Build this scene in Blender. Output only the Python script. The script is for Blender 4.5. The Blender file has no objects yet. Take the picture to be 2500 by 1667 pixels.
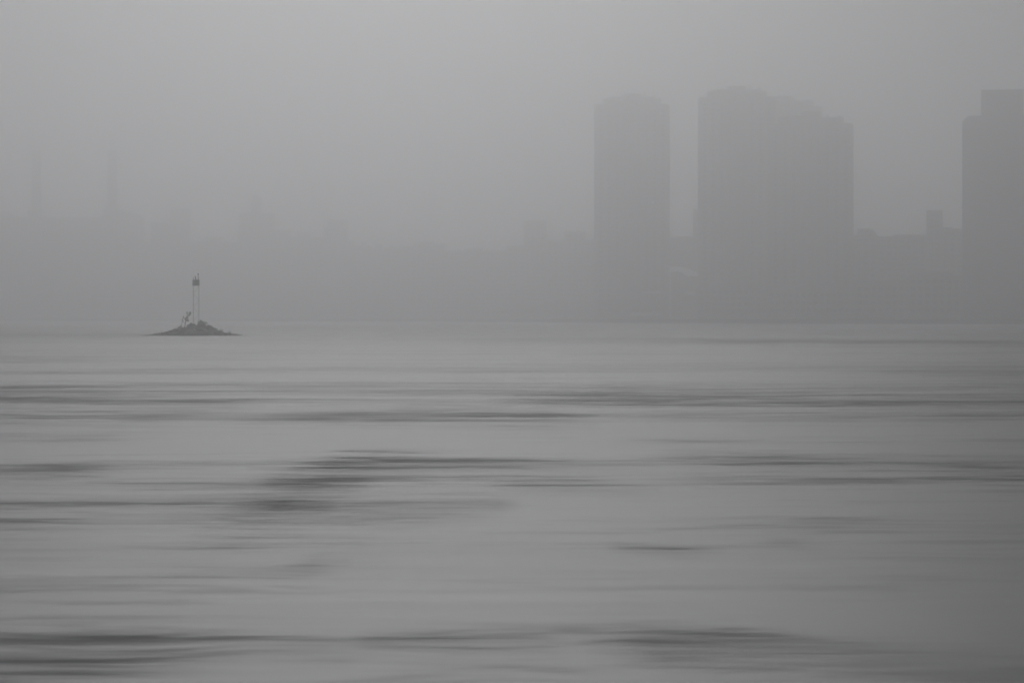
import bpy, bmesh, math, random
import numpy as np
from mathutils import Vector, Matrix

random.seed(7)
rng = np.random.default_rng(7)
R = math.radians
SC = bpy.context.scene
COL = SC.collection

# ------------------------------------------------------------------ camera
CAM_H = 3.2          # eye height above the river
FPX = 6200.0         # focal length in units of the 2500 px wide photograph
HOR = 775.0          # horizon row of the photograph
cd = bpy.data.cameras.new('camera')
cam = bpy.data.objects.new('camera', cd)
COL.objects.link(cam)
cam.location = (0, 0, CAM_H)
cam.rotation_euler = (R(90), 0, 0)
cd.sensor_width = 36.0
cd.lens = 36.0 * FPX / 2500.0
cd.shift_y = -(833.5 - HOR) / 2500.0
cd.clip_start = 0.5
cd.clip_end = 20000
SC.camera = cam

# ------------------------------------------------------------------ sky, sun, exposure
SUN_EL, SUN_AZ = 25.0, -3.0          # degrees; azimuth from the view axis (+Y), negative to the left
w = bpy.data.worlds.new('World')
SC.world = w
w.use_nodes = True
nt = w.node_tree
nt.nodes.clear()
sky = nt.nodes.new('ShaderNodeTexSky')
sky.sky_type = 'NISHITA'
sky.sun_disc = False
sky.sun_elevation = R(SUN_EL)
sky.sun_rotation = R(SUN_AZ)
sky.air_density = 1.0
sky.dust_density = 0.3
sky.ozone_density = 1.0
hs = nt.nodes.new('ShaderNodeHueSaturation')
hs.inputs['Saturation'].default_value = 0.06
bg = nt.nodes.new('ShaderNodeBackground')
bg.inputs['Strength'].default_value = 0.05
out = nt.nodes.new('ShaderNodeOutputWorld')
nt.links.new(sky.outputs[0], hs.inputs['Color'])
nt.links.new(hs.outputs[0], bg.inputs['Color'])
nt.links.new(bg.outputs[0], out.inputs['Surface'])

sl = bpy.data.lights.new('sun', 'SUN')
sl.energy = 1.5
sl.angle = R(25)
sl.color = (1.0, 0.995, 0.99)
so = bpy.data.objects.new('sun', sl)
COL.objects.link(so)
az, el = R(SUN_AZ), R(SUN_EL)
sdir = Vector((math.sin(az) * math.cos(el), math.cos(az) * math.cos(el), math.sin(el)))
so.rotation_euler = sdir.to_track_quat('Z', 'Y').to_euler()
so.location = (0, 0, 400)

vs = SC.view_settings
vs.view_transform = 'Standard'
vs.look = 'None'
vs.gamma = 1.0
vs.use_curve_mapping = False
vs.exposure = -1.73
SC.render.engine = 'CYCLES'
cy = SC.cycles
cy.use_denoising = True
cy.use_guiding = True
cy.use_adaptive_sampling = False
cy.max_bounces = 10
cy.diffuse_bounces = 2
cy.glossy_bounces = 2
cy.volume_bounces = 8
cy.transparent_max_bounces = 4
cy.sample_clamp_indirect = 4.0

# ------------------------------------------------------------------ helpers
def px_x(px, D): return (px - 1250.0) * D / FPX
def px_z(py, D): return CAM_H + (HOR - py) * D / FPX

def mat(name, col, rough=0.8, spec=0.3, var=0.15, scale=0.5, metallic=0.0, bump=0.0):
    m = bpy.data.materials.new(name)
    m.use_nodes = True
    n = m.node_tree.nodes; l = m.node_tree.links
    b = n['Principled BSDF']
    b.inputs['Roughness'].default_value = rough
    b.inputs['Specular IOR Level'].default_value = spec
    b.inputs['Metallic'].default_value = metallic
    tc = n.new('ShaderNodeTexCoord')
    no = n.new('ShaderNodeTexNoise')
    no.inputs['Scale'].default_value = scale
    no.inputs['Detail'].default_value = 4
    l.new(tc.outputs['Object'], no.inputs['Vector'])
    mr = n.new('ShaderNodeMapRange')
    mr.inputs['From Min'].default_value = 0.3
    mr.inputs['From Max'].default_value = 0.7
    mr.inputs['To Min'].default_value = 1 - var
    mr.inputs['To Max'].default_value = 1 + var
    l.new(no.outputs['Fac'], mr.inputs['Value'])
    mx = n.new('ShaderNodeVectorMath'); mx.operation = 'SCALE'
    mx.inputs[0].default_value = col
    l.new(mr.outputs[0], mx.inputs['Scale'])
    l.new(mx.outputs[0], b.inputs['Base Color'])
    if bump:
        bp = n.new('ShaderNodeBump')
        bp.inputs['Strength'].default_value = bump
        l.new(no.outputs['Fac'], bp.inputs['Height'])
        l.new(bp.outputs[0], b.inputs['Normal'])
    return m

M = {
 'brick':   mat('brown_brick', (0.42, 0.41, 0.40), 0.9, 0.2, 0.12, 0.08),
 'brick_d': mat('dark_brick', (0.36, 0.355, 0.35), 0.9, 0.2, 0.12, 0.08),
 'glass_b': mat('window_glass', (0.2, 0.205, 0.21), 0.15, 0.5, 0.1, 0.2),
 'glass_d': mat('dark_glass', (0.27, 0.275, 0.28), 0.25, 0.5, 0.1, 0.05),
 'stone':   mat('grey_stone', (0.42, 0.42, 0.415), 0.9, 0.2, 0.12, 0.08),
 'conc':    mat('concrete', (0.2, 0.2, 0.195), 0.9, 0.2, 0.15, 0.3),
 'pale':    mat('pale_membrane', (0.78, 0.78, 0.77), 0.6, 0.3, 0.03, 0.3),
 'land':    mat('quay_ground', (0.1, 0.1, 0.095), 0.95, 0.1, 0.2, 0.02),
 'steel':   mat('galvanised_steel', (0.16, 0.165, 0.17), 0.5, 0.5, 0.1, 3.0, 0.3),
 'board':   mat('dark_dayboard', (0.035, 0.03, 0.03), 0.7, 0.3, 0.15, 2.0),
 'bark':    mat('bark', (0.05, 0.043, 0.038), 0.95, 0.1, 0.25, 4.0),
 'leaf':    mat('leaf', (0.055, 0.07, 0.035), 0.7, 0.3, 0.35, 1.2),
 'leaf_p':  mat('pale_scrub_leaf', (0.1, 0.11, 0.07), 0.75, 0.25, 0.35, 1.2),
 'rock':    mat('islet_rock', (0.085, 0.08, 0.075), 0.9, 0.2, 0.35, 1.0, 0, 0.3),
 'bird':    mat('black_feather', (0.02, 0.02, 0.022), 0.6, 0.3, 0.1, 6.0),
 'gull':    mat('white_feather', (0.75, 0.75, 0.74), 0.7, 0.2, 0.05, 6.0),
 'beak':    mat('beak_horn', (0.2, 0.15, 0.06), 0.5, 0.3, 0.05, 6.0),
}
lit = bpy.data.materials.new('lit_window'); lit.use_nodes = True
_b = lit.node_tree.nodes['Principled BSDF']
_b.inputs['Base Color'].default_value = (0.8, 0.8, 0.8, 1)
_b.inputs['Emission Color'].default_value = (1, 0.96, 0.9, 1)
_b.inputs['Emission Strength'].default_value = 4.0
M['lit'] = lit

class MB:
    def __init__(s): s.v = []; s.f = []
    def box(s, x0, x1, y0, y1, z0, z1):
        b = len(s.v)
        s.v += [(x0,y0,z0),(x1,y0,z0),(x1,y1,z0),(x0,y1,z0),(x0,y0,z1),(x1,y0,z1),(x1,y1,z1),(x0,y1,z1)]
        s.f += [(b,b+3,b+2,b+1),(b+4,b+5,b+6,b+7),(b,b+1,b+5,b+4),(b+1,b+2,b+6,b+5),(b+2,b+3,b+7,b+6),(b+3,b,b+4,b+7)]
        return s
    def prism(s, poly, y0, y1):
        """polygon in (x,z), extruded along y"""
        b = len(s.v); n = len(poly)
        s.v += [(x,y0,z) for x,z in poly] + [(x,y1,z) for x,z in poly]
        s.f.append(tuple(b+i for i in range(n)))
        s.f.append(tuple(b+n+i for i in reversed(range(n))))
        for i in range(n):
            j = (i+1) % n
            s.f.append((b+i, b+n+i, b+n+j, b+j))
        return s
    def tube(s, pts, rad, seg=6):
        """swept tube through pts with radii"""
        pts = [Vector(p) for p in pts]
        rings = []
        for i, p in enumerate(pts):
            a = pts[max(i-1,0)]; c = pts[min(i+1,len(pts)-1)]
            t = (c-a).normalized()
            u = t.cross(Vector((0,1,0)))
            if u.length < 0.2: u = t.cross(Vector((1,0,0)))
            u.normalize(); v = t.cross(u)
            r = rad[i] if hasattr(rad,'__len__') else rad
            b = len(s.v)
            for k in range(seg):
                an = 2*math.pi*k/seg
                s.v.append(tuple(p + (u*math.cos(an) + v*math.sin(an))*r))
            rings.append(b)
        for i in range(len(rings)-1):
            for k in range(seg):
                k2 = (k+1) % seg
                s.f.append((rings[i]+k, rings[i]+k2, rings[i+1]+k2, rings[i+1]+k))
        s.f.append(tuple(rings[0]+k for k in reversed(range(seg))))
        s.f.append(tuple(rings[-1]+k for k in range(seg)))
        return s
    def lathe(s, prof, cx, cy, seg=20):
        """prof: (r,z) bottom to top"""
        rings = []
        for r, z in prof:
            b = len(s.v)
            for k in range(seg):
                an = 2*math.pi*k/seg
                s.v.append((cx+r*math.cos(an), cy+r*math.sin(an), z))
            rings.append(b)
        for i in range(len(rings)-1):
            for k in range(seg):
                k2 = (k+1) % seg
                s.f.append((rings[i]+k, rings[i]+k2, rings[i+1]+k2, rings[i+1]+k))
        s.f.append(tuple(rings[0]+k for k in reversed(range(seg))))
        s.f.append(tuple(rings[-1]+k for k in range(seg)))
        return s
    def build(s, name, m, parent=None, smooth=False):
        me = bpy.data.meshes.new(name)
        me.from_pydata(s.v, [], s.f); me.update()
        bm = bmesh.new(); bm.from_mesh(me)
        bmesh.ops.recalc_face_normals(bm, faces=bm.faces)
        bm.to_mesh(me); bm.free()
        if smooth:
            me.polygons.foreach_set('use_smooth', [True]*len(me.polygons))
        me.materials.append(m)
        o = bpy.data.objects.new(name, me); COL.objects.link(o)
        if parent: o.parent = parent
        return o

def thing(name, label, cat, loc=(0,0,0), rz=0.0, group=None):
    o = bpy.data.objects.new(name, None); COL.objects.link(o)
    o.empty_display_size = 0.5
    o.location = loc; o.rotation_euler = (0,0,rz)
    o['label'] = label; o['category'] = cat
    if group: o['group'] = group
    return o

# value-noise fBm in numpy (world metres)
_tab = rng.random((256, 256))
def vnoise(x, y):
    xi = np.floor(x).astype(int); yi = np.floor(y).astype(int)
    fx = x - xi; fy = y - yi
    fx = fx*fx*fx*(fx*(fx*6-15)+10); fy = fy*fy*fy*(fy*(fy*6-15)+10)
    a = _tab[xi & 255, yi & 255]; b = _tab[(xi+1) & 255, yi & 255]
    c = _tab[xi & 255, (yi+1) & 255]; d = _tab[(xi+1) & 255, (yi+1) & 255]
    return (a*(1-fx)+b*fx)*(1-fy) + (c*(1-fx)+d*fx)*fy - 0.5
def fbm(x, y, o=3):
    s = 0; a = 1.0
    for i in range(o):
        s = s + a*vnoise(x*2**i + 17.3*i, y*2**i + 41.7*i); a *= 0.5
    return s

# ------------------------------------------------------------------ water
# wind-ruffled bands on the river, by their place on the surface: each a run of
# (x, row, half thickness, strength) read in the photograph (2352 px wide copy) and laid on the water plane
BANDS = [
 [(-300,1495,36,1.2),(100,1490,36,1.45),(250,1492,34,1.4),(400,1482,24,1.0),(600,1482,14,.45),(800,1490,12,.4),(900,1492,10,0)],
 [(-300,1515,22,1.2),(60,1515,24,1.3),(300,1506,20,1.1),(520,1490,10,.4),(640,1486,8,0)],
 [(480,1128,14,0),(600,1124,22,1.0),(700,1116,28,1.25),(820,1098,26,.95),(940,1078,10,0)],
 [(720,1477,8,0),(850,1472,10,.6),(1050,1465,14,.8),(1250,1455,14,.6),(1330,1452,10,0)],
 [(1150,1440,8,0),(1290,1437,9,.6),(1400,1450,14,.7),(1500,1465,20,1),(1700,1478,18,1),(1900,1485,13,.8),(2100,1497,12,.6),(2500,1520,16,.6)],
 [(700,1562,10,.3),(1000,1545,12,.7),(1300,1540,10,.5),(1500,1530,8,0)],
 [(1700,1518,10,0),(2000,1525,18,.6),(2200,1548,16,.7),(2500,1555,20,.7)],
 [(-200,1560,20,.8),(100,1560,14,.6),(200,1560,8,0)],
 [(50,1418,4,0),(300,1416,6,.5),(600,1416,5,.5),(950,1411,4,0)],
 [(-200,1360,8,.35),(250,1330,6,.3),(500,1313,5,.3),(640,1305,7,.4),(720,1288,10,.6),(820,1277,7,.4),(1000,1268,4,0)],
 [(-300,1170,20,.7),(200,1152,16,.75),(400,1140,14,.65),(600,1130,18,.75),(720,1118,26,.95),(800,1100,26,.75),(900,1072,14,.65),(1050,1066,10,.55),(1250,1068,8,.45),(1550,1063,5,0)],
 [(450,1192,10,0),(680,1185,18,.5),(800,1170,18,.45),(1000,1165,14,.5),(1150,1157,8,.5),(1230,1153,5,0)],
 [(1400,1038,12,0),(1600,1045,14,.5),(1800,1055,14,.65),(2000,1058,10,.5),(2200,1062,16,.6),(2500,1078,20,.6)],
 [(1080,1112,8,0),(1200,1115,10,.45),(1300,1120,8,.5),(1450,1130,7,.4),(1560,1133,5,0)],
 [(-200,1082,8,.5),(150,1083,8,.6),(300,1086,5,0)],
 [(-200,1005,6,.5),(200,1005,6,.5),(400,1009,4,0)],
 [(1100,918,5,0),(1450,914,6,.65),(1700,915,6,.55),(2000,926,6,.65),(2500,936,10,.65)],
 [(560,942,8,0),(800,950,8,.45),(1000,952,8,.35),(1250,960,12,.45),(1400,962,8,0)],
 [(-200,905,10,.45),(200,922,9,.5),(450,932,8,.45),(640,936,6,0)],
 [(1450,1195,8,0),(1650,1198,6,.35),(1900,1203,6,.4),(2200,1208,4,0)],
 [(1720,1238,8,0),(1800,1232,8,.4),(1920,1224,5,0)],
 [(1380,1250,8,0),(1430,1250,8,.3),(1550,1262,8,.5),(1680,1257,4,0)],
 [(1700,1302,5,0),(1900,1292,4,.4),(2400,1289,4,.3)],
 [(1750,1350,4,0),(2050,1352,5,.35),(2150,1350,4,0)],
 [(-200,826,3,.4),(300,826,3,.35),(700,822,3,0)],
 [(-200,771,2.0,.5),(330,771,2.0,.4),(420,771,2,0)],
 [(1000,783,2.5,0),(1500,779,2.5,.35),(2000,782,2.5,.4),(2500,790,3,.5)],
 [(1900,853,4,0),(2100,851,4,.3),(2500,852,4,.4)],
]
S = 2500.0/2352.0
def ground(x, y):
    D = CAM_H*FPX/(y*S - HOR)
    return px_x(x*S, D), D
def band_mask(X, Y):
    m = np.zeros_like(X)
    wx = fbm(X/0.8, (Y+0.4*vnoise(X/1.7, Y/1.3))/0.2, 3); wx2 = fbm(X/3.0+9, Y/0.8, 3); wx3 = fbm(X/16.0+2, Y/3.4, 3)
    for band in BANDS:
        P = [(ground(a, b), ground(a, b-c)[1]-ground(a, b+c)[1], s) for a, b, c, s in band]
        xs = np.array([p[0][0] for p in P]); ys = np.array([p[0][1] for p in P])
        hd = np.array([p[1]*1.15 for p in P]); st = np.array([p[2] for p in P])
        yc = np.interp(X, xs, ys); h = np.interp(X, xs, hd); s = np.interp(X, xs, st)
        near = np.abs(Y-yc) < 6*h
        d = np.where(near, (Y - yc)/h + 0.75*wx + 1.0*wx2 + 0.6*wx3, 9.0)
        m = np.maximum(m, s*np.exp(-np.where(d > 0, 0.8*d*d, 0.6*d*d)))
    return m

ds = [-400.0, -150.0, -40.0, 0.0, 6.0, 10.0, 13.5]
d = 16.0
while d < 1700: ds.append(d); d *= 1.0042
ds += [1900, 2200, 2600, 3200, 4200, 5600]
ds = np.array(ds); NC = 340
t = np.linspace(-1, 1, NC)
xs = t[None, :]*(0.27*np.maximum(ds, 16)[:, None] + 6)
xs = np.concatenate([np.full((len(ds),1),-3400.0), xs, np.full((len(ds),1),3400.0)], 1)
Yg = np.repeat(ds[:, None], xs.shape[1], 1)
band = band_mask(xs, Yg)
st = []                                                            # wind streaks of five sizes, gently meandering
for q in (1.0, 3.2, 10.0, 34.0, 110.0):
    yw = Yg + 0.55*q*vnoise(xs/(2.0*q)+5*q, Yg/(1.6*q)) + 0.2*q*vnoise(xs/(0.8*q)+2*q, Yg/(0.7*q)+9)
    st.append(fbm(xs/(1.25*q)+3*q, yw/(0.22*q)+7*q, 3))
streak = 0.5*st[0] + 0.58*st[1] + 0.6*st[2] + 0.68*st[3] + 0.55*st[4]
ruf = np.clip(band*(0.6+0.75*streak) + 0.46*np.clip(streak+0.06, 0, 1) + 0.34*np.clip((Yg-170)/500.0, 0, 1), 0, 1)
damp = np.clip((1700-Yg)/900.0, 0, 1)*np.clip((Yg-5)/25.0, 0, 1)
damp[:, 0] = 0; damp[:, -1] = 0
z = 0.10*fbm(xs/30.0, Yg/9.0, 2) + 0.022*fbm(xs/8.0+4, Yg/2.2, 3) + ruf*0.012*fbm(xs/3.0, Yg/0.5, 2)
far = np.clip(1.0 - Yg/220.0, 0.02, 1)
z = z*damp*far
nr, nc = xs.shape
verts = np.stack([xs.ravel(), Yg.ravel(), z.ravel()], 1)
ii = np.arange(nr*nc).reshape(nr, nc)
faces = np.stack([ii[:-1,:-1].ravel(), ii[:-1,1:].ravel(), ii[1:,1:].ravel(), ii[1:,:-1].ravel()], 1)
me = bpy.data.meshes.new('water')
me.vertices.add(len(verts)); me.vertices.foreach_set('co', verts.ravel())
me.loops.add(faces.size); me.loops.foreach_set('vertex_index', faces.ravel().astype(np.int32))
me.polygons.add(len(faces)); me.polygons.foreach_set('loop_start', (np.arange(len(faces))*4).astype(np.int32))
me.update(calc_edges=True)
me.polygons.foreach_set('use_smooth', np.ones(len(faces), dtype=bool))
at = me.attributes.new('ruffle', 'FLOAT', 'POINT'); at.data.foreach_set('value', ruf.ravel().astype(np.float32))
water = bpy.data.objects.new('water', me); COL.objects.link(water); water['kind'] = 'structure'
water['label'] = 'calm grey river water with long dark wind-ruffled streaks'

mw = bpy.data.materials.new('river_water'); mw.use_nodes = True
n = mw.node_tree.nodes; l = mw.node_tree.links
b = n['Principled BSDF']
b.inputs['Base Color'].default_value = (0.31, 0.315, 0.322, 1)
b.inputs['IOR'].default_value = 1.33
ga = n.new('ShaderNodeAttribute'); ga.attribute_name = 'ruffle'
geo = n.new('ShaderNodeNewGeometry')
mp = n.new('ShaderNodeMapping'); mp.inputs['Scale'].default_value = (0.45, 6.0, 1.0)
l.new(geo.outputs['Position'], mp.inputs['Vector'])
no = n.new('ShaderNodeTexNoise'); no.inputs['Scale'].default_value = 1.0; no.inputs['Detail'].default_value = 3
l.new(mp.outputs[0], no.inputs['Vector'])
ma = n.new('ShaderNodeMath'); ma.operation = 'MULTIPLY_ADD'      # ruffle + streak grain
ma.inputs[1].default_value = 0.16; 
l.new(no.outputs['Fac'], ma.inputs[0])
sub = n.new('ShaderNodeMath'); sub.operation = 'SUBTRACT'; sub.inputs[1].default_value = 0.08
l.new(ga.outputs['Fac'], sub.inputs[0]); l.new(sub.outputs[0], ma.inputs[2])
mr = n.new('ShaderNodeMapRange'); mr.inputs['To Min'].default_value = 0.34; mr.inputs['To Max'].default_value = 0.72
l.new(ma.outputs[0], mr.inputs['Value']); l.new(mr.outputs[0], b.inputs['Roughness'])
me.materials.append(mw)

# ------------------------------------------------------------------ shore land
Z0 = 2.2
front = [(-3300,2500),(-1200,2300),(-500,2120),(-260,2010),(-80,1900),(-50,1830),(px_x(1140,1787),1787)]
for _px, _py in ((1300,787.0),(1500,788.1),(1800,789.3),(2100,790.6),(2500,791.6),(3200,794.0)):
    _D = CAM_H*FPX/(_py-HOR); front.append((px_x(_px,_D), _D))
front.append((3300,800))
mb = MB()
N = len(front); back = [(3300,5400),(-3300,5400)]
poly = front + back
b0 = len(mb.v)
mb.v += [(x,y,-0.6) for x,y in poly] + [(x,y,Z0) for x,y in poly]
k = len(poly)
mb.f.append(tuple(range(k, 2*k)))
for i in range(k):
    j = (i+1) % k
    mb.f.append((i, j, k+j, k+i))
o = mb.build('shore_land', M['land']); o['kind'] = 'structure'
o['label'] = 'low flat far bank with a straight quay edge'

# ------------------------------------------------------------------ buildings
_do = [1196,1250,1262,1290,1312,1330,1372,1400,1420,1450,1480,1490,1535,1600,1760,2000,2500,2680]
_dn = [1240,1305,1325,1370,1412,1434,1480,1505,1545,1600,1700,1790,1815,1840,1880,1990,2180,2260]
def place(D, pxc):
    X = px_x(pxc, D)
    return (X, D, Z0), -math.atan2(X, D)

def win_part(root, x0, x1, z0, z1, pitch_x, pitch_z, m, yf=-0.06, wx=0.55, wz=0.5):
    """rows of panes proud of the front face, one joined part: too small to pick apart"""
    mb = MB()
    nx = max(1, int((x1-x0)/pitch_x)); nz = max(1, int((z1-z0)/pitch_z))
    for i in range(nx):
        cx = x0 + (i+0.5)*(x1-x0)/nx
        for j in range(nz):
            cz = z0 + (j+0.5)*(z1-z0)/nz
            a = wx*(x1-x0)/nx/2; c = wz*(z1-z0)/nz/2
            mb.box(cx-a, cx+a, yf, 0.05, cz-c, cz+c)
    o = mb.build('window_panes', m, root); o['kind'] = 'stuff'
    return o

def block_building(name, label, cat, D, blocks, m, group=None, win=True, depth=30.0, extra=None):
    D = float(np.interp(D, _do, _dn))
    """blocks: (part name, x0, x1, top row) in photo columns/rows; the first is the main body"""
    pxc = 0.5*(blocks[0][1]+blocks[0][2])
    loc, rz = place(D, pxc)
    root = thing(name, label, cat, loc, rz, group)
    k = D/FPX
    levels = []
    for i, (pn, a, c, yt) in enumerate(blocks):
        x0, x1 = (a-pxc)*k, (c-pxc)*k
        top = px_z(yt, D) - Z0
        if i == 0:
            MB().box(x0, x1, 0, depth, 0, top).build(pn, m, root); base = top
            levels.append((x0, x1, top, 0.0, depth))
            if win: win_part(root, x0+1.2, x1-1.2, 3.0, top-1.5, 3.4, 3.3, M['glass_b'])
        else:
            zb = 0.0; iy = 0.0
            for (p0, p1, pt, py, pd) in levels:
                if x0 > p0-0.5 and x1 < p1+0.5 and pt < top: 
                    if pt >= zb: zb = pt; iy = py
            ins = iy + (1.5 if zb > 0 else 0.7*i)
            dd = max(depth - 2*ins, 4.0)
            if x1-x0 < 3: dd = 2.5; ins += 4
            MB().box(x0, x1, ins, ins+dd, zb, top).build(pn, m, root)
            levels.append((x0, x1, top, ins, dd))
    if extra: extra(root, k, pxc, D)
    return root

def wing_tower(label, D, x0, ysh, sc, m, lit_at=None, cat='apartment tower', sb2=(34, 150), vents=(123.5, 146)):
    """one of the four alike riverside towers; x0/ysh: left edge and shoulder row, sc: size against the first"""
    D = float(np.interp(D, _do, _dn))
    W = 184.3*sc
    pxc = x0 + W/2
    loc, rz = place(D, pxc)
    root = thing('apartment_tower', label, cat, loc, rz, 'alike riverside apartment towers with stepped roofs')
    k = D/FPX
    X = lambda u: (u*sc - W/2)*k
    Z = lambda dy: px_z(ysh - dy*sc, D) - Z0
    DEP = 40.0
    ch = 1.2
    zs = Z(0)
    MB().prism([(X(0),0),(X(184.3),0),(X(184.3),zs-ch),(X(184.3)-ch,zs),(X(0)+ch,zs),(X(0),zs-ch)], 0, DEP).build('shaft', m, root)
    MB().box(X(21), X(163.5), 1.5, DEP-1.5, zs, Z(13.4)).build('setback', m, root)
    MB().box(X(sb2[0]), X(sb2[1]), 3, DEP-3, Z(13.4), Z(18.4)).build('setback', m, root)
    MB().box(X(70.5), X(114.5), 5, DEP-6, Z(18.4), Z(27)).build('penthouse', m, root)
    MB().box(X(72), X(113), 5.6, DEP-7, Z(27), Z(27.6)).build('parapet', m, root)
    for vi, vu in enumerate(vents):
        zv = Z(18.4) if vu < sb2[1] else Z(13.4)
        zt_ = Z(27.4) if (vi == 0 and vu < sb2[1]) else zv + 4.6*sc*k
        vo = MB().box(X(vu-3), X(vu+3), 6, 9, zv, zt_).build('vent_stack', m, root)
        MB().box(X(vu-2), X(vu+1.5), 6.5, 8.5, zt_, zt_+1.1*sc*k).build('flue', m, vo)
    MB().box(X(47), X(52), 6, 9, Z(18.4), Z(21.5)).build('vent_stack', m, root)
    MB().tube([(X(58),8,Z(18.4)),(X(58),8,Z(22.8))], 0.25).build('aerial', m, root)
    MB().tube([(X(158),5,Z(13.4)),(X(158),5,Z(16.5))], 0.25).build('aerial', m, root)
    MB().box(X(26), X(30), 3, 6, Z(13.4), Z(15.2)).build('vent_stack', m, root)
    # vertical brick piers, each a part, and the panes between
    np_ = 9
    for i in range(np_):
        xc = X(184.3*(i+0.5)/np_)
        MB().box(xc-0.7, xc+0.7, -0.45, 0.1, 0, zs-ch-0.4).build('pier', m, root)
    win_part(root, X(0)+1.5, X(184.3)-1.5, 4, zs-3, 4.5, 3.0, M['glass_b'], -0.1, 0.45, 0.5)
    if lit_at:
        x, zz = (lit_at[0]-pxc)*k, px_z(lit_at[1], D)-Z0
        MB().box(x-0.5, x+0.5, -0.2, 0.02, zz-0.5, zz+0.5).build('lit_window', M['lit'], root)
    return root

wing_tower('slender stepped-roof tower standing alone, leftmost of the four alike towers', 1450, 1450.5, 254.4, 1.0, M['brick'], lit_at=(1594, 494))
wing_tower('tallest stepped-roof tower, right after the gap with the humped hall roof', 1400, 1704, 237, 1.028, M['brick'])
wing_tower('stepped-roof tower half hidden behind the tallest tower, third of the four', 1480, 1823.5, 260, 1.0, M['brick'], sb2=(34, 118), vents=(146, 156))
wing_tower('lowest and nearest stepped-roof tower, rightmost of the four alike towers', 1330, 1876, 302, 1.123, M['brick_d'], sb2=(34, 106), vents=(129, 154))

# slab tower cut by the right edge of the view
D = 1325; loc, rz = place(D, 2440); root = thing('office_tower', 'broad dark slab tower with a cut-off shoulder, cropped by the right edge', 'tower', loc, rz)
k = D/FPX; X = lambda p: (p-2440)*k; Zf = lambda y: px_z(y, D)-Z0
MB().prism([(X(2350.4),0),(X(2570),0),(X(2570),Zf(282)),(X(2367),Zf(281.7)),(X(2352),Zf(294)),(X(2350.4),Zf(298))], 0, 42).build('shaft', M['glass_d'], root)
MB().box(X(2396), X(2498), 2, 38, Zf(281.7)+0.002, Zf(218.5)).build('upper_block', M['glass_d'], root)
for i in range(11):
    xc = X(2356 + i*20.0)
    MB().box(xc-0.35, xc+0.35, -0.3, 0.05, 0, Zf(300)).build('mullion', M['glass_d'], root)
for i in range(26):
    zz = 6 + i*3.9
    if zz < Zf(300)-1: MB().box(X(2351.5), X(2569), -0.14, 0.05, zz, zz+0.9).build('spandrel', M['glass_d'], root)

# behind the towers on the right
def _slope(root, k, pxc, D):
    zb, zt = px_z(573, D)-Z0, px_z(558, D)-Z0
    MB().prism([((2093-pxc)*k, zb),((2142-pxc)*k, zb),((2129-pxc)*k, zt),((2093-pxc)*k, zt)], 3, 20).build('sloped_plant_room', M['brick_d'], root)
block_building('office_block', 'low block with sloped plant room right of the four towers', 'building', 1386, [('wall',2070,2143,573.5)], M['brick_d'], extra=_slope)
block_building('office_block', 'long flat-topped block between sloped plant room and narrow slab', 'building', 1396, [('wall',2142,2263,577),('roof_step',2180,2262,573)], M['brick_d'])
block_building('apartment_slab', 'narrow slab rising over the low blocks before the slope-shouldered tower', 'building', 1406, [('wall',2262,2301,514),('parapet',2263,2300,512.5)], M['brick_d'])
block_building('office_block', 'low stepped block tucked against the slope-shouldered tower at right', 'building', 1412, [('wall',2296,2372,558.5),('roof_step',2302,2326,555)], M['brick_d'])

# in the gap between the first two towers
_D = 1666.0
_loc, _rz = place(_D, 1670)
root = thing('bridge_block', 'block on stilts spanning the gap between the first two towers, open beneath', 'building', _loc, _rz)
_k = _D/FPX
_P = lambda a, b: ((a-1670)*_k, px_z(b, _D)-Z0)
MB().prism([_P(*p) for p in ((1616,579),(1722,579),(1722,668),(1703.5,667),(1692,661),(1680,655.5),(1666,651),(1650,649.8),(1616,650))], 0, 12).build('wall', M['stone'], root)
MB().prism([_P(*p) for p in ((1692,579),(1716,579),(1716,511),(1692,511))], 1, 11).build('upper_block', M['stone'], root)
MB().prism([_P(*p) for p in ((1650,579),(1688,579),(1688,577),(1650,577))], 1, 11).build('roof_step', M['stone'], root)
for _a in (1617, 1719):
    MB().prism([((_a-1.2-1670)*_k,0),((_a+1.2-1670)*_k,0),_P(_a+1.2,667.5 if _a > 1700 else 650),_P(_a-1.2,667.5 if _a > 1700 else 650)], 2, 8).build('leg', M['stone'], root)
_D = 1560.0
_loc, _rz = place(_D, 1670)
root = thing('river_hall', 'low hall with humped roof in the gap between the first two towers', 'hall', _loc, _rz)
_k = _D/FPX
_P = lambda a, b: ((a-1670)*_k, px_z(b, _D)-Z0)
MB().prism([((1637-1670)*_k,0),((1703-1670)*_k,0),_P(1703,674.5),_P(1637,674.5)], 0, 14).build('wall', M['brick'], root)
MB().prism([_P(*p) for p in ((1637,674.5),(1680,674.5),(1675,672.5),(1668,668),(1660,663.5),(1650,662),(1642,664),(1637,668))], 0.4, 13.5).build('humped_roof', M['brick'], root)
def _sign(a, c, y0, y1):
    def f(root, k, pxc, D):
        MB().box((a-pxc)*k, (c-pxc)*k, -1.2, -0.1, px_z(y1,D)-Z0, px_z(y0,D)-Z0).build('pale_awning', M['pale'], root)
    return f
block_building('pavilion', 'low pavilion with short pale awning below the humped hall roof', 'building', 1425, [('wall',1655,1712,708),('roof_step',1668,1700,704)], M['brick'], extra=_sign(1672,1695,711,720), win=False, depth=10)
block_building('pavilion', 'low pavilion with long pale eaves before the leftmost stepped tower', 'building', 1432, [('wall',1555,1622,709)], M['brick'], extra=_sign(1565,1614,711.5,716.5), win=False, depth=10)
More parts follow.
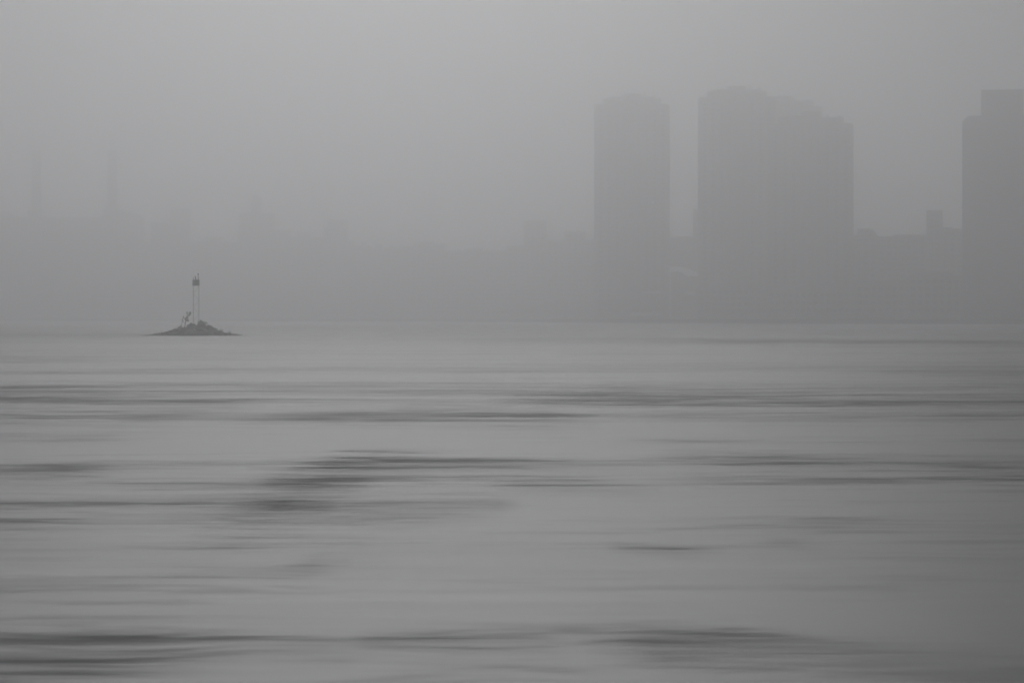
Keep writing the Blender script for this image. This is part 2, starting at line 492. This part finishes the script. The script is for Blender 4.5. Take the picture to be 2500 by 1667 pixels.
block_building('boat_house', 'squat waterside shed with faint pale front under the leftmost stepped tower', 'building', 1420, [('wall',1528,1622,756),('roof_step',1545,1600,751)], M['brick'], extra=_sign(1540,1614,762,771), win=False, depth=8)

# podiums along the right quay
for lab, D, a, c, y in [
  ('long low podium at the foot of the tallest tower', 1372, 1700, 1880, 700),
  ('low podium under the rightmost stepped tower', 1312, 1872, 2095, 706),
  ('low dark quay building left of the slope-shouldered slab tower', 1290, 2085, 2230, 690),
  ('low dark quay building at the foot of the slope-shouldered slab tower', 1255, 2215, 2349, 672)]:
    block_building('quay_building', lab, 'building', D, [('wall',a,c,y),('roof_step',a+12,c-20,y-6)], M['brick_d'], 'low buildings on the right quay', depth=16)

# low waterfront left of the first tower
for lab, D, a, c, y, y2 in [
  ('lowest waterfront shed at the left tip of the quay', 1535, 1146, 1236, 752, 749),
  ('waterfront shed second from the left tip of the quay', 1520, 1228, 1332, 744, 741),
  ('waterfront shed third from the left tip of the quay', 1505, 1322, 1420, 730, 727),
  ('waterfront shed touching the leftmost stepped tower', 1490, 1405, 1470, 716, 712)]:
    block_building('waterfront_shed', lab, 'shed', D, [('wall',a,c,y),('roof_step',a+10,c-14,y2)], M['brick'], 'sheds on the left quay', depth=14)

# mid-distance skyline, centre
SK = [
 ('low block filling the gap beside the leftmost stepped tower', 1760, [('wall',1424,1458,585)], 'stone'),
 ('flat square block just left of the leftmost stepped tower', 1780, [('wall',1378,1430,566),('parapet',1380,1428,564.5)], 'stone'),
 ('low block right of the round-topped block', 1800, [('wall',1332,1382,586)], 'stone'),
 ('low block left of the round-topped block', 1880, [('wall',1236,1284,600)], 'stone'),
 ('long low block in the centre of the far skyline', 2000, [('wall',1085,1242,611),('roof_step',1140,1180,606)], 'stone'),
 ('stepped low block left of the long central block', 2050, [('wall',1012,1090,594),('roof_step',1020,1060,589.5)], 'stone'),
 ('small low block under the centre sky', 2100, [('wall',975,1016,602)], 'stone'),
 ('low jagged block with roof tanks right of the tall flat block', 2150, [('wall',905,980,606),('tank_house',915,932,597),('tank_house',950,962,599)], 'stone'),
 ('low block with two roof huts beside the tall flat block', 2200, [('wall',848,908,600),('tank_house',852,866,588),('tank_house',880,893,592)], 'stone'),
 ('tall flat block with a cut corner in the left centre', 2300, [('wall',789,850,552),('upper_block',800,849,537)], 'stone'),
 ('low block between the domed tower and the tall flat block', 2380, [('wall',708,792,580),('roof_step',722,762,566)], 'stone'),
 ('square low block just right of the beacon tower', 2300, [('wall',465,585,590),('roof_step',500,540,580)], 'stone'),
 ('faint upright block behind the beacon tower', 2450, [('wall',401,466,545),('upper_block',414,465.5,510)], 'stone'),
 ('narrow block between power station and beacon tower', 2350, [('wall',349,402,592),('upper_block',369,401.5,543)], 'stone'),
]
for lab, D, bl, m in SK:
    block_building('city_block', lab, 'building', D, bl, M[m], 'far skyline blocks', depth=40, win=True)

def _dome(root, k, pxc, D):
    zb = px_z(540, D)-Z0
    cx = 0.0; rx = 25*k
    MB().lathe([(rx, zb),(rx*0.95, zb+1.2*k),(rx*0.75, zb+2.6*k),(rx*0.4, zb+3.6*k),(0.2, zb+4*k)], cx, 14, 24).build('rounded_roof', M['stone'], root)
block_building('gas_works_block', 'round-topped block standing out of the centre skyline', 'building', 1900, [('wall',1279,1334,540)], M['stone'], extra=_dome, depth=28)

def _turret(root, k, pxc, D):
    cx = (626.5-pxc)*k; z0 = px_z(520, D)-Z0; zt = px_z(486, D)-Z0
    MB().box(cx-12.5*k, cx+12.5*k, 6, 6+25*k, z0, zt).build('turret', M['stone'], root)
    MB().lathe([(11*k, zt),(10*k, zt+5*k),(7*k, zt+9*k),(3*k, zt+11*k),(0.3, zt+12.5*k)], cx, 6+12.5*k, 20).build('dome', M['stone'], root)
block_building('civic_building', 'broad stepped building with domed turret in the far left skyline', 'building', 2500, [('wall',580,712,562),('upper_block',582,672,521)], M['stone'], extra=_turret, depth=45)

# power station with two stacks, far left
def _stacks(root, k, pxc, D):
    for cxp, hw, yt in ((89, 10.5, 363), (274.5, 11.5, 361)):
        cx = (cxp-pxc)*k; zt = px_z(yt, D)-Z0; zb = px_z(530, D)-Z0
        r = hw*k
        MB().lathe([(r*1.45, zb-2),(r*1.3, zb+(zt-zb)*0.12),(r*1.1, zb+(zt-zb)*0.45),(r, zt-3),(r*1.05, zt-2.5),(r*1.05, zt)], cx, 30, 24).build('chimney', M['stone'], root)
    z5 = px_z(530, D)-Z0
    MB().box((69-pxc)*k, (100-pxc)*k, 20, 45, z5, px_z(512, D)-Z0).build('chimney_base', M['stone'], root)
    MB().prism([((248-pxc)*k, z5),((345-pxc)*k, z5),((345-pxc)*k, px_z(522,D)-Z0),((300-pxc)*k, px_z(509,D)-Z0),((252-pxc)*k, px_z(507,D)-Z0)], 18, 48).build('boiler_house', M['stone'], root)
    MB().prism([((-30-pxc)*k, z5),((48-pxc)*k, z5),((20-pxc)*k, px_z(516,D)-Z0),((-30-pxc)*k, px_z(512,D)-Z0)], 14, 44).build('coal_gallery', M['stone'], root)
block_building('power_station', 'long power station with two tall stacks at the far left', 'power station', 2400, [('wall',-60,351,530)], M['stone'], extra=_stacks, depth=70, win=True)

# low belt along the far left bank so that the skyline meets the water
random.seed(11)
NUM = ['first','second','third','fourth','fifth','sixth','seventh','eighth','ninth']
for i in range(8):
    a = -40 + i*152 + random.uniform(-12,12); c = a + random.uniform(120,158)
    Dd = 2680 - i*75
    Dd = max(Dd, 2200)
    y = random.uniform(630, 690)
    block_building('riverside_warehouse', 'low warehouse on the far left bank, %s counted from the left edge' % NUM[i], 'warehouse', Dd,
                   [('wall',a,c,y),('roof_step',a+random.uniform(10,50),c-random.uniform(20,60),y-random.uniform(5,14))], M['stone'], 'warehouses on the far left bank', depth=26)

# ------------------------------------------------------------------ islet
DI = CAM_H*FPX/(819.6-HOR); KI = (DI+5.5)/FPX
XI = px_x(469, DI+5.5)
prof = [(340,-.8),(346,.1),(358,1.4),(373,3.2),(394,7.5),(412,10),(424,13),(435,16.5),(442,19),(452,19),(470,18.5),(490,20),(500,21),(508,21.5),(519,19),(529,11),(540,10),(547,8),(563,5.8),(575,4.2),(586,2.2),(595,.1),(600,-.8)]
pxs = np.array([p[0] for p in prof]); phs = np.array([p[1] for p in prof])*KI*0.9
NU, NV = 190, 90
us = np.linspace(338, 602, NU); vsn = np.linspace(-1, 1, NV)
U, V = np.meshgrid(us, vsn)
Hh = np.interp(U, pxs, phs)
HD = 2.0 + 4.0*np.clip(Hh/1.5, 0, 1)**0.6         # half depth of the islet at that column
Xl = (U-469)*KI
Yl = V*6.4
q = np.clip(1-(np.abs(Yl)/HD)**2, -0.4, 1)
q = np.sign(q)*np.abs(q)**0.75
ridge = 1-2*np.abs(fbm(Xl/1.6+3, Yl/1.6, 4))
Zl = np.where(Hh > 0, Hh*q, np.minimum(Hh, -0.1)) + (ridge-0.72)*0.5*np.clip(Hh/1.0, 0.12, 1)*np.clip(q+0.2, 0, 1)
Zl = np.where(q < 0, q*0.8-0.05, Zl)
verts = np.stack([Xl.ravel(), Yl.ravel(), Zl.ravel()], 1)
ii = np.arange(NU*NV).reshape(NV, NU)
faces = np.stack([ii[:-1,:-1].ravel(), ii[:-1,1:].ravel(), ii[1:,1:].ravel(), ii[1:,:-1].ravel()], 1)
me = bpy.data.meshes.new('rocky_islet'); me.from_pydata(verts.tolist(), [], faces.tolist()); me.update()
islet = bpy.data.objects.new('rocky_islet', me); COL.objects.link(islet)
islet.location = (XI, DI+5.5, 0); islet['kind'] = 'structure'; islet['label'] = 'small dark rocky islet rising from the grey river'
# rock: dark weed-covered tidal zone below, paler dry stone above
mi = bpy.data.materials.new('tidal_rock'); mi.use_nodes = True
n = mi.node_tree.nodes; l = mi.node_tree.links; b = n['Principled BSDF']; b.inputs['Roughness'].default_value = 0.9; b.inputs['Specular IOR Level'].default_value = 0.2
tc = n.new('ShaderNodeTexCoord'); sx = n.new('ShaderNodeSeparateXYZ'); l.new(tc.outputs['Object'], sx.inputs[0])
no = n.new('ShaderNodeTexNoise'); no.inputs['Scale'].default_value = 0.9; no.inputs['Detail'].default_value = 6; l.new(tc.outputs['Object'], no.inputs['Vector'])
ad = n.new('ShaderNodeMath'); ad.operation = 'MULTIPLY_ADD'; ad.inputs[1].default_value = 1.1; l.new(no.outputs['Fac'], ad.inputs[0]); l.new(sx.outputs['Z'], ad.inputs[2])
cr = n.new('ShaderNodeValToRGB'); l.new(ad.outputs[0], cr.inputs['Fac'])
mrr = n.new('ShaderNodeMapRange'); mrr.inputs['From Min'].default_value = 0.55; mrr.inputs['From Max'].default_value = 1.9
l.new(ad.outputs[0], mrr.inputs['Value']); l.new(mrr.outputs[0], cr.inputs['Fac'])
cr.color_ramp.elements[0].color = (0.022, 0.022, 0.02, 1); cr.color_ramp.elements[1].color = (0.3, 0.3, 0.27, 1)
l.new(cr.outputs['Color'], b.inputs['Base Color'])
me.materials.append(mi)
def islet_z(px, y=0.0):
    """height of the rock at photo column px and local depth y"""
    i = int(round((px-338)/(602-338)*(NU-1))); j = int(round((y/6.4+1)/2*(NV-1)))
    return float(Zl[min(max(j,0),NV-1), min(max(i,0),NU-1)])

# boulders: sharing four meshes
rock_me = []
for q_ in range(4):
    bm = bmesh.new(); bmesh.ops.create_icosphere(bm, subdivisions=1, radius=0.5)
    for v in bm.verts:
        v.co *= random.uniform(0.7, 1.2)
        v.co.z *= 0.65
    mm = bpy.data.meshes.new('rock'); bm.to_mesh(mm); bm.free(); mm.materials.append(mi); rock_me.append(mm)
for i in range(120):
    px = random.choice([random.uniform(375, 580), random.uniform(400, 545)])
    y = random.uniform(-4.3, 1.0)
    zz = islet_z(px, y)
    if zz < -0.05: continue
    o = bpy.data.objects.new('rock', random.choice(rock_me)); COL.objects.link(o); o.parent = islet
    s_ = random.uniform(0.25, 0.8)*(0.6+0.4*min(zz, 1.5))
    o.scale = (s_*random.uniform(0.8,1.6), s_, s_*random.uniform(0.6,1.1))
    o.location = ((px-469)*KI, y, zz+0.02); o.rotation_euler = (random.uniform(-.3,.3), random.uniform(-.3,.3), random.uniform(0,6.28))

def isl(px, y=0.0, dz=0.0):
    return (XI+(px-469)*KI, DI+5.5+y, islet_z(px, y)+dz)

# bushes: stems and many leaf faces
def leaf_cloud(lobes, count, size, rs):
    v = []; f = []
    tot = sum(a*b*c for _,_,_,a,b,c in lobes)
    for (cx,cy,cz,a,b_,c) in lobes:
        for _ in range(max(8, int(count*a*b_*c/tot))):
            while True:
                p = Vector((rs.uniform(-1,1), rs.uniform(-1,1), rs.uniform(-1,1)))
                if p.length <= 1 and (p.length > 0.45 or rs.random() < 0.25): break
            p = Vector((cx+p.x*a, cy+p.y*b_, cz+p.z*c))
            q = Matrix.Rotation(rs.uniform(0,6.28),3,'Z') @ Matrix.Rotation(rs.uniform(-1.3,1.3),3,'X')
            s = size*rs.uniform(0.6,1.4); bI = len(v)
            for u in ((-s,0,0),(0,0,-s*.5),(s,0,0),(0,0,s*.5)): v.append(tuple(p + q @ Vector(u)))
            f.append((bI,bI+1,bI+2,bI+3))
    return v, f

def bush(label, px, y, wpx, toppx, leafm, seed, lobes_n=7, pk=0.0):
    rs = random.Random(seed)
    z0 = islet_z(px, y)
    root = thing('bush', label, 'bush', (XI+(px-469)*KI, DI+5.5+y, z0), 0, 'scrub bushes on the islet')
    H = (819.6-toppx)*KI - z0; Wd = wpx*KI/2
    lobes = []
    for i in range(lobes_n):
        a = rs.uniform(0.35, 0.6)*Wd
        x = rs.uniform(-1,1)*(Wd-a); fr = 1-0.55*abs(x-pk*Wd)/Wd
        c = rs.uniform(0.25,0.42)*H
        lobes.append((x, rs.uniform(-.8,.8), min(rs.uniform(0.25,0.8)*H*fr, H-c*1.25), a, a, c))
    lobes.append((pk*Wd, 0, H*0.6, Wd*0.4, Wd*0.4, H*0.4))
    lobes.append((pk*Wd*0.9, 0, H*0.86, Wd*0.2, Wd*0.2, H*0.14))
    lobes.append((0, 0, H*0.22, Wd*0.95, Wd*0.7, H*0.3))
    v, f = leaf_cloud(lobes, 1500, 0.1, rs)
    m = MB(); m.v = v; m.f = f
    m.build('foliage', leafm, root)
    m = MB()
    for i in range(6):
        x = rs.uniform(-.6,.6)*Wd
        m.tube([(x*0.3,0,-0.1),(x*0.7,rs.uniform(-.2,.2),H*0.4),(x,rs.uniform(-.3,.3),H*0.8)], [0.05,0.035,0.015], 5)
    m.build('stems', M['bark'], root)
bush('low broad bush left of the beacon legs on the islet', 466, 0.5, 25, 788.6, M['leaf'], 3)
bush('small bush between the beacon legs', 483, 1.5, 16, 789.5, M['leaf_p'], 4)
bush('tallest rounded bush right of the beacon on the islet', 496, 0.0, 27, 780.5, M['leaf'], 5, 6, -0.35)
bush('sloping bush on the right shoulder of the islet', 511, -0.5, 24, 793.5, M['leaf_p'], 6)
bush('lowest bush down the right slope of the islet', 523, -0.8, 18, 800.5, M['leaf_p'], 8)
bush('ground-hugging bush left of the thin bare tree', 441, -0.3, 14, 797.5, M['leaf_p'], 9)

# the thin leaning tree: limbs and sparse leaf clumps
rs = random.Random(21)
tp = 452.6
root = thing('scrubby_tree', 'thin leaning half-bare tree left of the beacon on the islet', 'tree', isl(tp, -0.5), 0)
zb = islet_z(tp, -0.5)
P = lambda px, py, y=0: ((px-tp)*KI, y, (819.6-py)*KI - zb)
tr = MB()
tr.tube([P(452,803),P(452.6,795),P(453.5,788),P(455,780),P(456.5,775)], [.09,.078,.066,.06,.042])
tr.build('trunk', M['bark'], root)
LIMBS = [([P(455,780),P(458,772,.1),P(457.8,763,.2)], .05),([P(456.5,775),P(460,771,-.2),P(465.5,766,-.4)], .05),
         ([P(454,783),P(450,777,.2),P(447.5,772.5,.3)], .045),([P(453.6,787),P(457,784,.3),P(459.5,781,.5)], .035),
         ([P(460,771,-.2),P(463,764,.1)], .03),([P(452.5,792),P(449,787,.2),P(447,782,.3)], .035)]
for pts, r in LIMBS:
    MB().tube(pts, [r, r*.75, r*.4][:len(pts)] if len(pts)==3 else [r, r*.4]).build('limb', M['bark'], root)
lob = [P(455.5,779.5)+(.26,.26,.3),P(457.5,776)+(.26,.24,.24),P(457.7,765)+(.15,.15,.32),P(465,768,-.3)+(.22,.2,.18),P(461.5,771)+(.18,.16,.13),
       P(448,774,.3)+(.12,.12,.2),P(458.5,783,.4)+(.25,.25,.2),P(452,778)+(.12,.12,.1),P(464.5,764.5)+(.25,.2,.25),P(447.5,784,.3)+(.08,.08,.12)]
v, f = leaf_cloud(lob, 900, 0.065, rs)
m = MB(); m.v = v; m.f = f; m.build('crown', M['leaf'], root)
# the thin sapling beside it
tp2 = 445.5
root = thing('sapling', 'pale thin upright sapling at the left of the leaning tree', 'tree', isl(tp2, -0.2), 0)
zb = islet_z(tp2, -0.2)
P = lambda px, py, y=0: ((px-tp2)*KI, y, (819.6-py)*KI - zb)
MB().tube([P(442.5,803),P(443.5,794),P(445,785),P(445.6,776)], [.05,.04,.03,.012]).build('trunk', M['bark'], root)
MB().tube([P(445,785),P(447,781),P(447.8,777)], [.03,.02,.01]).build('limb', M['bark'], root)
v, f = leaf_cloud([P(445.4,780)+(.07,.07,.34),P(447.4,780)+(.06,.06,.28),P(446,786.5)+(.1,.1,.15),P(442,797)+(.12,.12,.25)], 130, 0.055, rs)
m = MB(); m.v = v; m.f = f; m.build('crown', M['leaf_p'], root)

# low grass fringe on the rock
gv = []; gf = []
rs = random.Random(5)
for i in range(1500):
    px = rs.uniform(395, 545); y = rs.uniform(-3.5, 2.5); zz = islet_z(px, y)
    if zz < 0.8: continue
    x0 = (px-469)*KI; h = rs.uniform(.15,.4); dx = rs.uniform(-.12,.12); b_ = len(gv)
    gv += [(x0-.03,y,zz-.05),(x0+.03,y,zz-.05),(x0+dx,y+rs.uniform(-.1,.1),zz+h)]; gf.append((b_,b_+1,b_+2))
m = MB(); m.v = gv; m.f = gf
o = m.build('grass', M['leaf_p']); o.location = (XI, DI+5.5, 0); o['kind'] = 'stuff'; o['label'] = 'sparse dry grass tufts on the islet rock'; o['category'] = 'grass'

# beacon tower
tc_ = 477.0; by = 1.0
zb = min(islet_z(470.3, by), islet_z(483.7, by)) - 0.3
root = thing('beacon_tower', 'tall thin-legged beacon tower with dark box top on the islet', 'beacon', (XI+(tc_-469)*KI, DI+5.5+by, zb), 0)
P = lambda px, py, y=0: ((px-tc_)*KI, y, (819.6-py)*KI - zb)
xl, xr = (470.4-tc_)*KI, (483.8-tc_)*KI
zt = P(0, 698)[2]; zt2 = P(0, 684)[2]
dl = (xr-xl)/2
for x in (xl, xr):
    for y in (-dl, dl):
        MB().tube([(x,y,0),(x,y,zt)], 0.02 if x == xl else 0.016, 6).build('leg', M['steel'], root)
        MB().box(x-0.25, x+0.25, y-0.25, y+0.25, -0.5, 0.45).build('footing', M['conc'], root)
nb = 6
for i in range(nb):
    za, zc = 0.3+(zt-0.4)*i/nb, 0.3+(zt-0.4)*(i+1)/nb
    for y in (-dl, dl):
        MB().tube([(xl,y,za),(xr,y,zc)] if i % 2 else [(xr,y,za),(xl,y,zc)], 0.008, 4).build('brace', M['steel'], root)
    for x in (xl, xr):
        MB().tube([(x,-dl,za),(x,dl,zc)] if i % 2 else [(x,dl,za),(x,-dl,zc)], 0.008, 4).build('brace', M['steel'], root)
x0, x1 = (468.6-tc_)*KI, (485-tc_)*KI
MB().box(x0, x1, x0, x1, zt, zt+0.1).build('platform', M['steel'], root)
# four slatted dayboards round the cabin
nbd = 6; hh = (zt2-zt-0.1)/nbd
for i in range(nbd):
    za = zt+0.1+i*hh
    for y in (x0+0.02, x1-0.08):
        MB().box(x0+0.1, x1-0.02, y, y+0.06, za+0.015, za+hh-0.015).build('board', M['board'], root)
    for x in (x0+0.02, x1-0.08):
        MB().box(x, x+0.06, x0+0.12, x1-0.12, za+0.015, za+hh-0.015).build('board', M['board'], root)
MB().box(x0+0.35, x1-0.2, x0+0.35, x1-0.35, zt+0.1, zt2-0.1).build('battery_cabin', M['board'], root)
MB().box(x0+0.05, x1-0.05, x0+0.05, x1-0.05, zt2, zt2+0.06).build('roof_deck', M['steel'], root)
r_ = MB()
for x in (x0+.08, x1-.08):
    for y in (x0+.08, x1-.08): r_.tube([(x,y,zt2+.06),(x,y,zt2+.5)], .015, 4)
r_.build('railing', M['steel'], root)
def mast(px, ytop, r, lamp=None):
    x = (px-tc_)*KI; z1 = P(0, ytop)[2]
    o = MB().tube([(x,0.1,zt2+.06),(x,0.1,z1)], r, 6).build('mast', M['steel'], root)
    if lamp: MB().lathe([(lamp*.7,z1-lamp),(lamp,z1-lamp*.4),(lamp,z1+lamp*.5),(lamp*.5,z1+lamp)], x, 0.1, 10).build('lantern', M['board'], o)
mast(471.0, 677.5, 0.055); mast(475.0, 675.5, 0.028, 0.11); mast(482.0, 669.5, 0.055, 0.13); mast(471.4, 661, 0.008)
MB().box((474.6-tc_)*KI, (477-tc_)*KI, -.1, .3, zt2+.06, zt2+.42).build('solar_panel', M['board'], root)

# birds
def make_bird(label, name, px, y, h, bodym, face=1, lean=0.0, group=None, pale=False):
    h = h*0.65
    root = thing(name, label, 'bird', isl(px, y, 0.02), 0, group)
    s = h*face
    if not pale:   # upright cormorant
        pts = [(-.16,0,.05),(-.12,0,.14),(-.06,0,.28),(.0,0,.45),(.05,0,.60),(.08,0,.72),(.07,0,.83),(.09,0,.92),(.13,0,.955),(.18,0,.955)]
        rad = [.02,.06,.105,.12,.10,.055,.038,.042,.045,.025]
        tip = [(.17,0,.955),(.235,0,.95),(.25,0,.935)]
    else:          # gull, level body
        pts = [(-.45,0,.42),(-.3,0,.45),(-.12,0,.48),(.05,0,.52),(.17,0,.60),(.22,0,.74),(.25,0,.86),(.31,0,.88)]
        rad = [.03,.10,.17,.18,.14,.085,.095,.05]
        tip = [(.30,0,.87),(.38,0,.855),(.41,0,.83)]
    sc_ = lambda L: [(p[0]*s, p[1]*h, p[2]*h) for p in L]
    MB().tube(sc_(pts), [r*h for r in rad], 10).build('body', bodym, root, True)
    MB().tube(sc_(tip), [.02*h,.014*h,.006*h], 6).build('beak', M['beak'], root)
    for q_ in (-1, 1):
        if pale: wv = [(.1,.15*q_,.58),(-.15,.185*q_,.52),(-.42,.1*q_,.47),(-.58,.04*q_,.45)]; wr = [.05,.075,.05,.01]; bx = .0
        else: wv = [(.06,.085*q_,.60),(.0,.11*q_,.42),(-.1,.08*q_,.22),(-.16,.04*q_,.1)]; wr = [.03,.05,.035,.008]; bx = .02
        MB().tube(sc_(wv), [r*h for r in wr], 8).build('wing', M['steel'] if pale else bodym, root, True)
        MB().tube(sc_([(bx,.06*q_,.36),(bx+.01,.06*q_,.02),(bx+.07,.06*q_,.01)]), [.022*h,.016*h,.014*h], 6).build('foot', M['beak'], root)
    return root
G = 'cormorants standing on the islet rocks'
make_bird('lone dark cormorant far down the left slope of the islet', 'cormorant', 395.7, -0.5, .62, M['bird'], 1, 0, G)
make_bird('dark cormorant upslope, left of the sapling', 'cormorant', 435.2, -0.5, .62, M['bird'], 1, 0, G)
make_bird('tall cormorant, leftmost of the trio on the right slope', 'cormorant', 539.6, -0.6, .85, M['bird'], -1, 0, G)
make_bird('cormorant in the middle of the trio on the right slope', 'cormorant', 542.2, -0.4, .85, M['bird'], 1, 0, G)
make_bird('cormorant lowest of the trio on the right slope', 'cormorant', 545.2, -0.6, .72, M['bird'], 1, 0, G)
make_bird('cormorant uppermost of the cluster near the right tip', 'cormorant', 558.4, -0.5, .75, M['bird'], -1, 0, G)
make_bird('tallest cormorant of the cluster near the right tip', 'cormorant', 561.0, -0.4, .9, M['bird'], 1, 0, G)
make_bird('cormorant lowest of the cluster near the right tip', 'cormorant', 563.6, -0.6, .65, M['bird'], 1, 0, G)
make_bird('white gull standing low on the front rocks of the islet', 'gull', 465.6, -3.9, .5, M['gull'], 1, 0, None, True)
make_bird('white gull beside the small bush between the beacon legs', 'gull', 476.6, -0.9, .5, M['gull'], -1, 0, None, True)

# ------------------------------------------------------------------ haze
HZ_TOP, HZ_DENS = 186.0, 0.00152
hz = MB().box(-3600, 3600, -450, 5800, -1.8, HZ_TOP)
hm = bpy.data.materials.new('river_fog'); hm.use_nodes = True
n = hm.node_tree.nodes; l = hm.node_tree.links
n.clear()
mo = n.new('ShaderNodeOutputMaterial')
pv = n.new('ShaderNodeVolumePrincipled')
pv.inputs['Color'].default_value = (0.982, 0.985, 0.995, 1)
pv.inputs['Density'].default_value = HZ_DENS
pv.inputs['Anisotropy'].default_value = 0.85
l.new(pv.outputs[0], mo.inputs['Volume'])
o = hz.build('haze', hm); o['kind'] = 'stuff'; o['label'] = 'thick even grey fog over the whole river'; o['category'] = 'fog'
